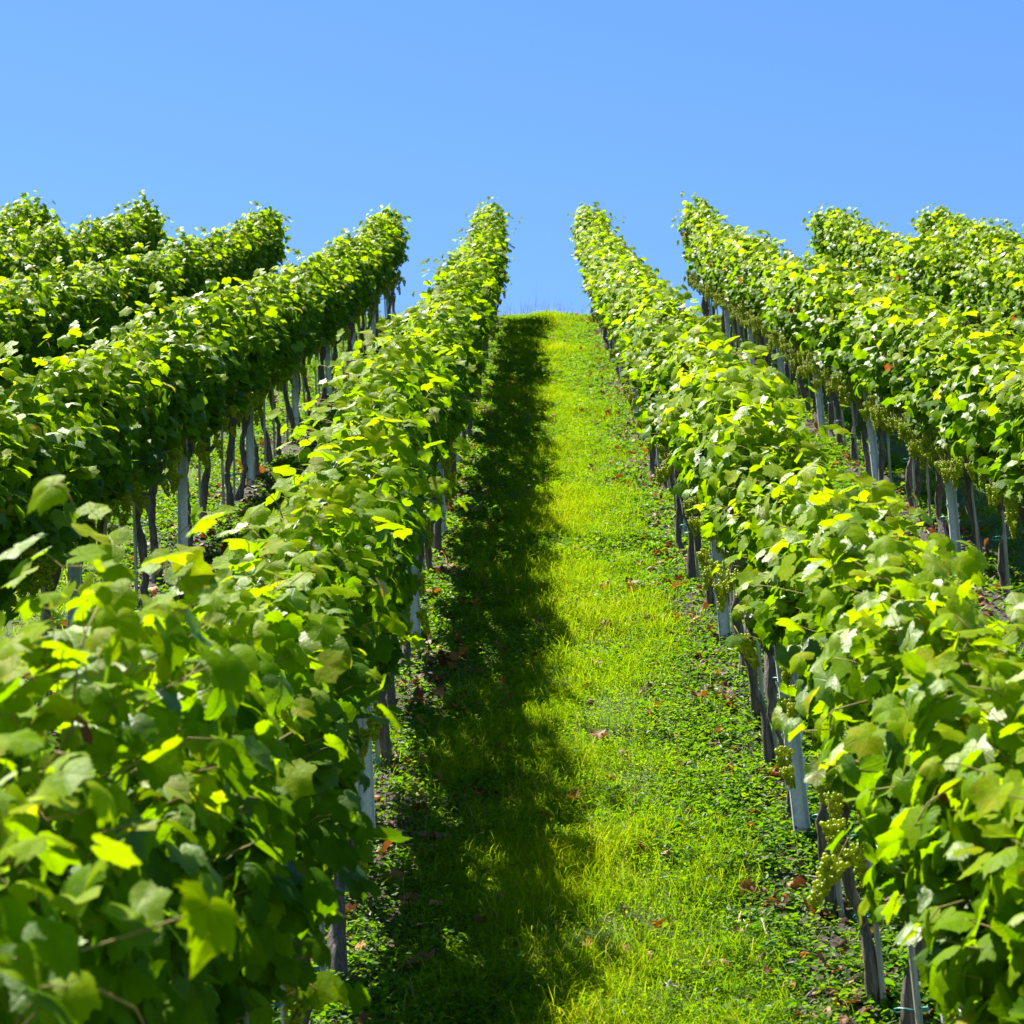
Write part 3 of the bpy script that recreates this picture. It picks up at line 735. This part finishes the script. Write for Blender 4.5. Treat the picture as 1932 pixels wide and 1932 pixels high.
# dead vine leaves lying on the soil
DHALF = [(0, 1.0), (14, .86), (30, .72), (50, .92), (66, .80), (84, .68), (106, .80), (128, .66), (152, .5), (172, .12)]
n = 6000
rw = rs.integers(0, 4, n); base = np.array([-2.514, X0, X1, 2.886])[rw]
x = base + rs.normal(0, .27, n); r = 5.5 + 37 * rs.uniform(0, 1, n) ** 1.05
far = rs.uniform(0, 1, n) < .06; x = np.where(far, rs.uniform(X0, X1, n), x)
y = ry(r); pos = np.column_stack([x, y, ground_z(x, y) + rs.uniform(.012, .055, n)])
nr = np.column_stack([rs.normal(0, .45, n), rs.normal(-.3, .45, n), np.ones(n)])
V, t3, q4, uv, ti = leaves(pos, nr, rs.normal(0, 1, (n, 3)), rs.uniform(.022, .056, n), np.clip(rs.beta(1.5, 2.6, n), 0, .9), rs, DHALF, 3.0)
tag(link('leaf_litter', mk_mesh('leaf_litter', V, [t3, q4], [M_dead], None, {'tint': ti}, uv)), 'brown curled dead leaves strewn over the soil below the vines', None, None, 'stuff')
# prunings and dry stems
g = Geo()
for i in range(900):
    b0 = random.choice((-2.514, X0, X0, X1, X1, 2.886)); xx = b0 + random.gauss(0, .26); yy = ry(random.uniform(5.6, 41)); a = random.uniform(0, 6.28); L = random.uniform(.05, .22)
    pts = []
    for s in (-.5, 0, .5):
        px, py = xx + math.cos(a) * L * s, yy + math.sin(a) * L * s
        pts.append((px, py, float(ground_z(px, py)) + random.uniform(.008, .035)))
    g.tube(pts, random.uniform(.0015, .0045), 5, a=random.random())
tag(link('dry_twigs', g.mesh('dry_twigs', [M_twig], attr='tint')), 'dry cut twigs scattered on the ground under the vines', None, None, 'stuff')

# a few ground objects one can point at
def at_px(px, py):
    """where the slope lies under a pixel of the photograph (1932-px units)"""
    yaw = math.atan((1012 - 966) / PX); pitch = S - math.atan((966 - 309) / PX)
    d = np.array([(px - 966) / PX, 1.0, -(py - 966) / PX])
    d = np.array([d[0], d[1] * math.cos(pitch) - d[2] * math.sin(pitch), d[1] * math.sin(pitch) + d[2] * math.cos(pitch)])
    d = np.array([d[0] * math.cos(yaw) - d[1] * math.sin(yaw), d[0] * math.sin(yaw) + d[1] * math.cos(yaw), d[2]])
    t = PLANE0 / (d[2] - d[1] * TS)
    return d[0] * t, d[1] * t
def dead_leaf(px, py, s, tint, label):
    x, y = at_px(px, py); r_ = np.random.default_rng(int(px * 7 + py))
    v, t3, q4, uv, ti = leaves(np.zeros((1, 3)), np.array([[r_.normal(0, .3), -.7, .8]]), r_.normal(0, 1, (1, 3)), np.array([s]), np.array([tint]), r_, DHALF, 2.6)
    o = link('dead_leaf', mk_mesh('dead_leaf', v, [t3, q4], [M_dead], None, {'tint': ti}, uv), None, (x, y, float(ground_z(x, y)) + .05))
    tag(o, label, 'dead leaf', 'dead leaves in the path')
dead_leaf(1112, 1812, .030, 1.0, 'bright orange dead leaf at the shadow edge near the bottom of the grass path')
dead_leaf(1183, 1813, .026, .85, 'tan and orange dead leaf in sunny grass above the pale stone')
dead_leaf(1225, 1823, .026, .7, 'curled pale brown dead leaf just above the pale stone')
dead_leaf(1395, 1772, .030, .35, 'dark red-brown curled leaf lying beside white dry stems near the row right of path')
dead_leaf(1065, 695, .05, .45, 'brown leaf lying alone high on the sunny strip of the path')
dead_leaf(1195, 1118, .05, .5, 'curled brown dead leaf halfway up the path near the row on the right')
dead_leaf(770, 1495, .035, .9, 'orange leaf by the trunks of the row left of the path')
dead_leaf(1260, 1628, .03, .75, 'tan dead leaf in sunny grass, level with the lowest trunks on the right')
# pale stone chip
gv, gf = ico2()
r_ = np.random.default_rng(5); w = gv * np.array([.013, .010, .027]); w *= (1 + r_.uniform(-.16, .16, (len(w), 1)))
w[:, 0] *= 1 - .45 * np.clip(w[:, 2] / .027, -.2, 1)
x, y = at_px(1263, 1872)
o = link('stone', mk_mesh('stone', w, [gf], [M_stone], smooth=False), None, (x, y, float(ground_z(x, y)) + .035), (.15, .1, .4))
tag(o, 'small pale grey pointed stone sitting upright in the sunny grass', 'stone')
def stem(px, py, L, ang, label, bend=.2):
    x, y = at_px(px, py); g = Geo(); pts = []
    for s in np.linspace(-.5, .5, 6):
        qx = x + math.cos(ang) * L * s; qy = y + math.sin(ang) * L * s + bend * L * (s * s - .25)
        pts.append((qx - x, qy - y, float(ground_z(qx, qy)) + .05 - float(ground_z(x, y)) + .02 * math.sin(s * 5)))
    g.tube(pts, np.array([.001, .0025, .0032, .003, .0022, .001]), 5, a=1.0)
    tag(link('dry_stem', g.mesh('dry_stem', [M_twig], attr='tint'), None, (x, y, float(ground_z(x, y)))), label, 'dry stem', 'dry stems by the right row')
stem(1395, 1740, .06, 1.1, 'short white dry stem leaning left above the red-brown leaf')
stem(1412, 1737, .06, -1.0, 'short white dry stem leaning right above the red-brown leaf')
stem(1406, 1772, .05, .7, 'short white dry stem right beside the red-brown leaf')
stem(1442, 1765, .12, 1.75, 'curved white dry stem lying between the red-brown leaf and the trunks')

# ------------------------------------------------------------------ light, sky, camera
SUN_A = 1.15
sun_dir = np.array([-.51, -SS + SUN_A * CS, CS + SUN_A * SS]); sun_dir /= np.linalg.norm(sun_dir)
el = math.asin(sun_dir[2]); az = math.atan2(sun_dir[0], sun_dir[1])    # azimuth from +Y towards +X
from mathutils import Vector
sd = bpy.data.lights.new('sun', 'SUN'); sd.energy = 4.4; sd.angle = math.radians(.6); sd.color = (1.0, .955, .86)
so = link('sun', sd, None, (0, 0, 40)); so.rotation_euler = Vector(sun_dir).to_track_quat('Z', 'Y').to_euler()
w = bpy.data.worlds.new('World'); scene.world = w; w.use_nodes = True
nt = w.node_tree; nt.nodes.clear()
sky = nt.nodes.new('ShaderNodeTexSky'); sky.sky_type = 'NISHITA'; sky.sun_disc = False
sky.sun_elevation = el; sky.sun_rotation = az
sky.altitude = 300; sky.air_density = 1.0; sky.dust_density = 0.1; sky.ozone_density = 3.0
bg = nt.nodes.new('ShaderNodeBackground'); bg.inputs[1].default_value = .053
hs = nt.nodes.new('ShaderNodeHueSaturation'); hs.inputs['Hue'].default_value = .507; hs.inputs['Saturation'].default_value = 1.22
out = nt.nodes.new('ShaderNodeOutputWorld')
nt.links.new(sky.outputs[0], hs.inputs['Color']); nt.links.new(hs.outputs[0], bg.inputs[0]); nt.links.new(bg.outputs[0], out.inputs[0])

cd = bpy.data.cameras.new('camera'); cd.sensor_width = 36; cd.lens = 36 * PX / 1932; cd.clip_start = .1; cd.clip_end = 3000
cd.dof.use_dof = True; cd.dof.focus_distance = 12.5; cd.dof.aperture_fstop = 10.0
cam = link('camera', cd)
pitch = S - math.atan((966 - 309) / PX)
cam.rotation_euler = (math.pi / 2 + pitch, 0, math.atan((1012 - 966) / PX))
scene.camera = cam

scene.view_settings.view_transform = 'Standard'; scene.view_settings.look = 'None'
scene.view_settings.exposure = 1.92; scene.view_settings.gamma = 1.0
try: scene.view_settings.use_curve_mapping = False
except Exception: pass
cy = scene.cycles
cy.max_bounces = 8; cy.diffuse_bounces = 4; cy.glossy_bounces = 2; cy.transmission_bounces = 4; cy.transparent_max_bounces = 4
cy.use_denoising = True
try: cy.denoiser = 'OPENIMAGEDENOISE'; cy.denoising_input_passes = 'RGB_ALBEDO_NORMAL'
except Exception: pass
cy.use_adaptive_sampling = True; cy.adaptive_threshold = .015
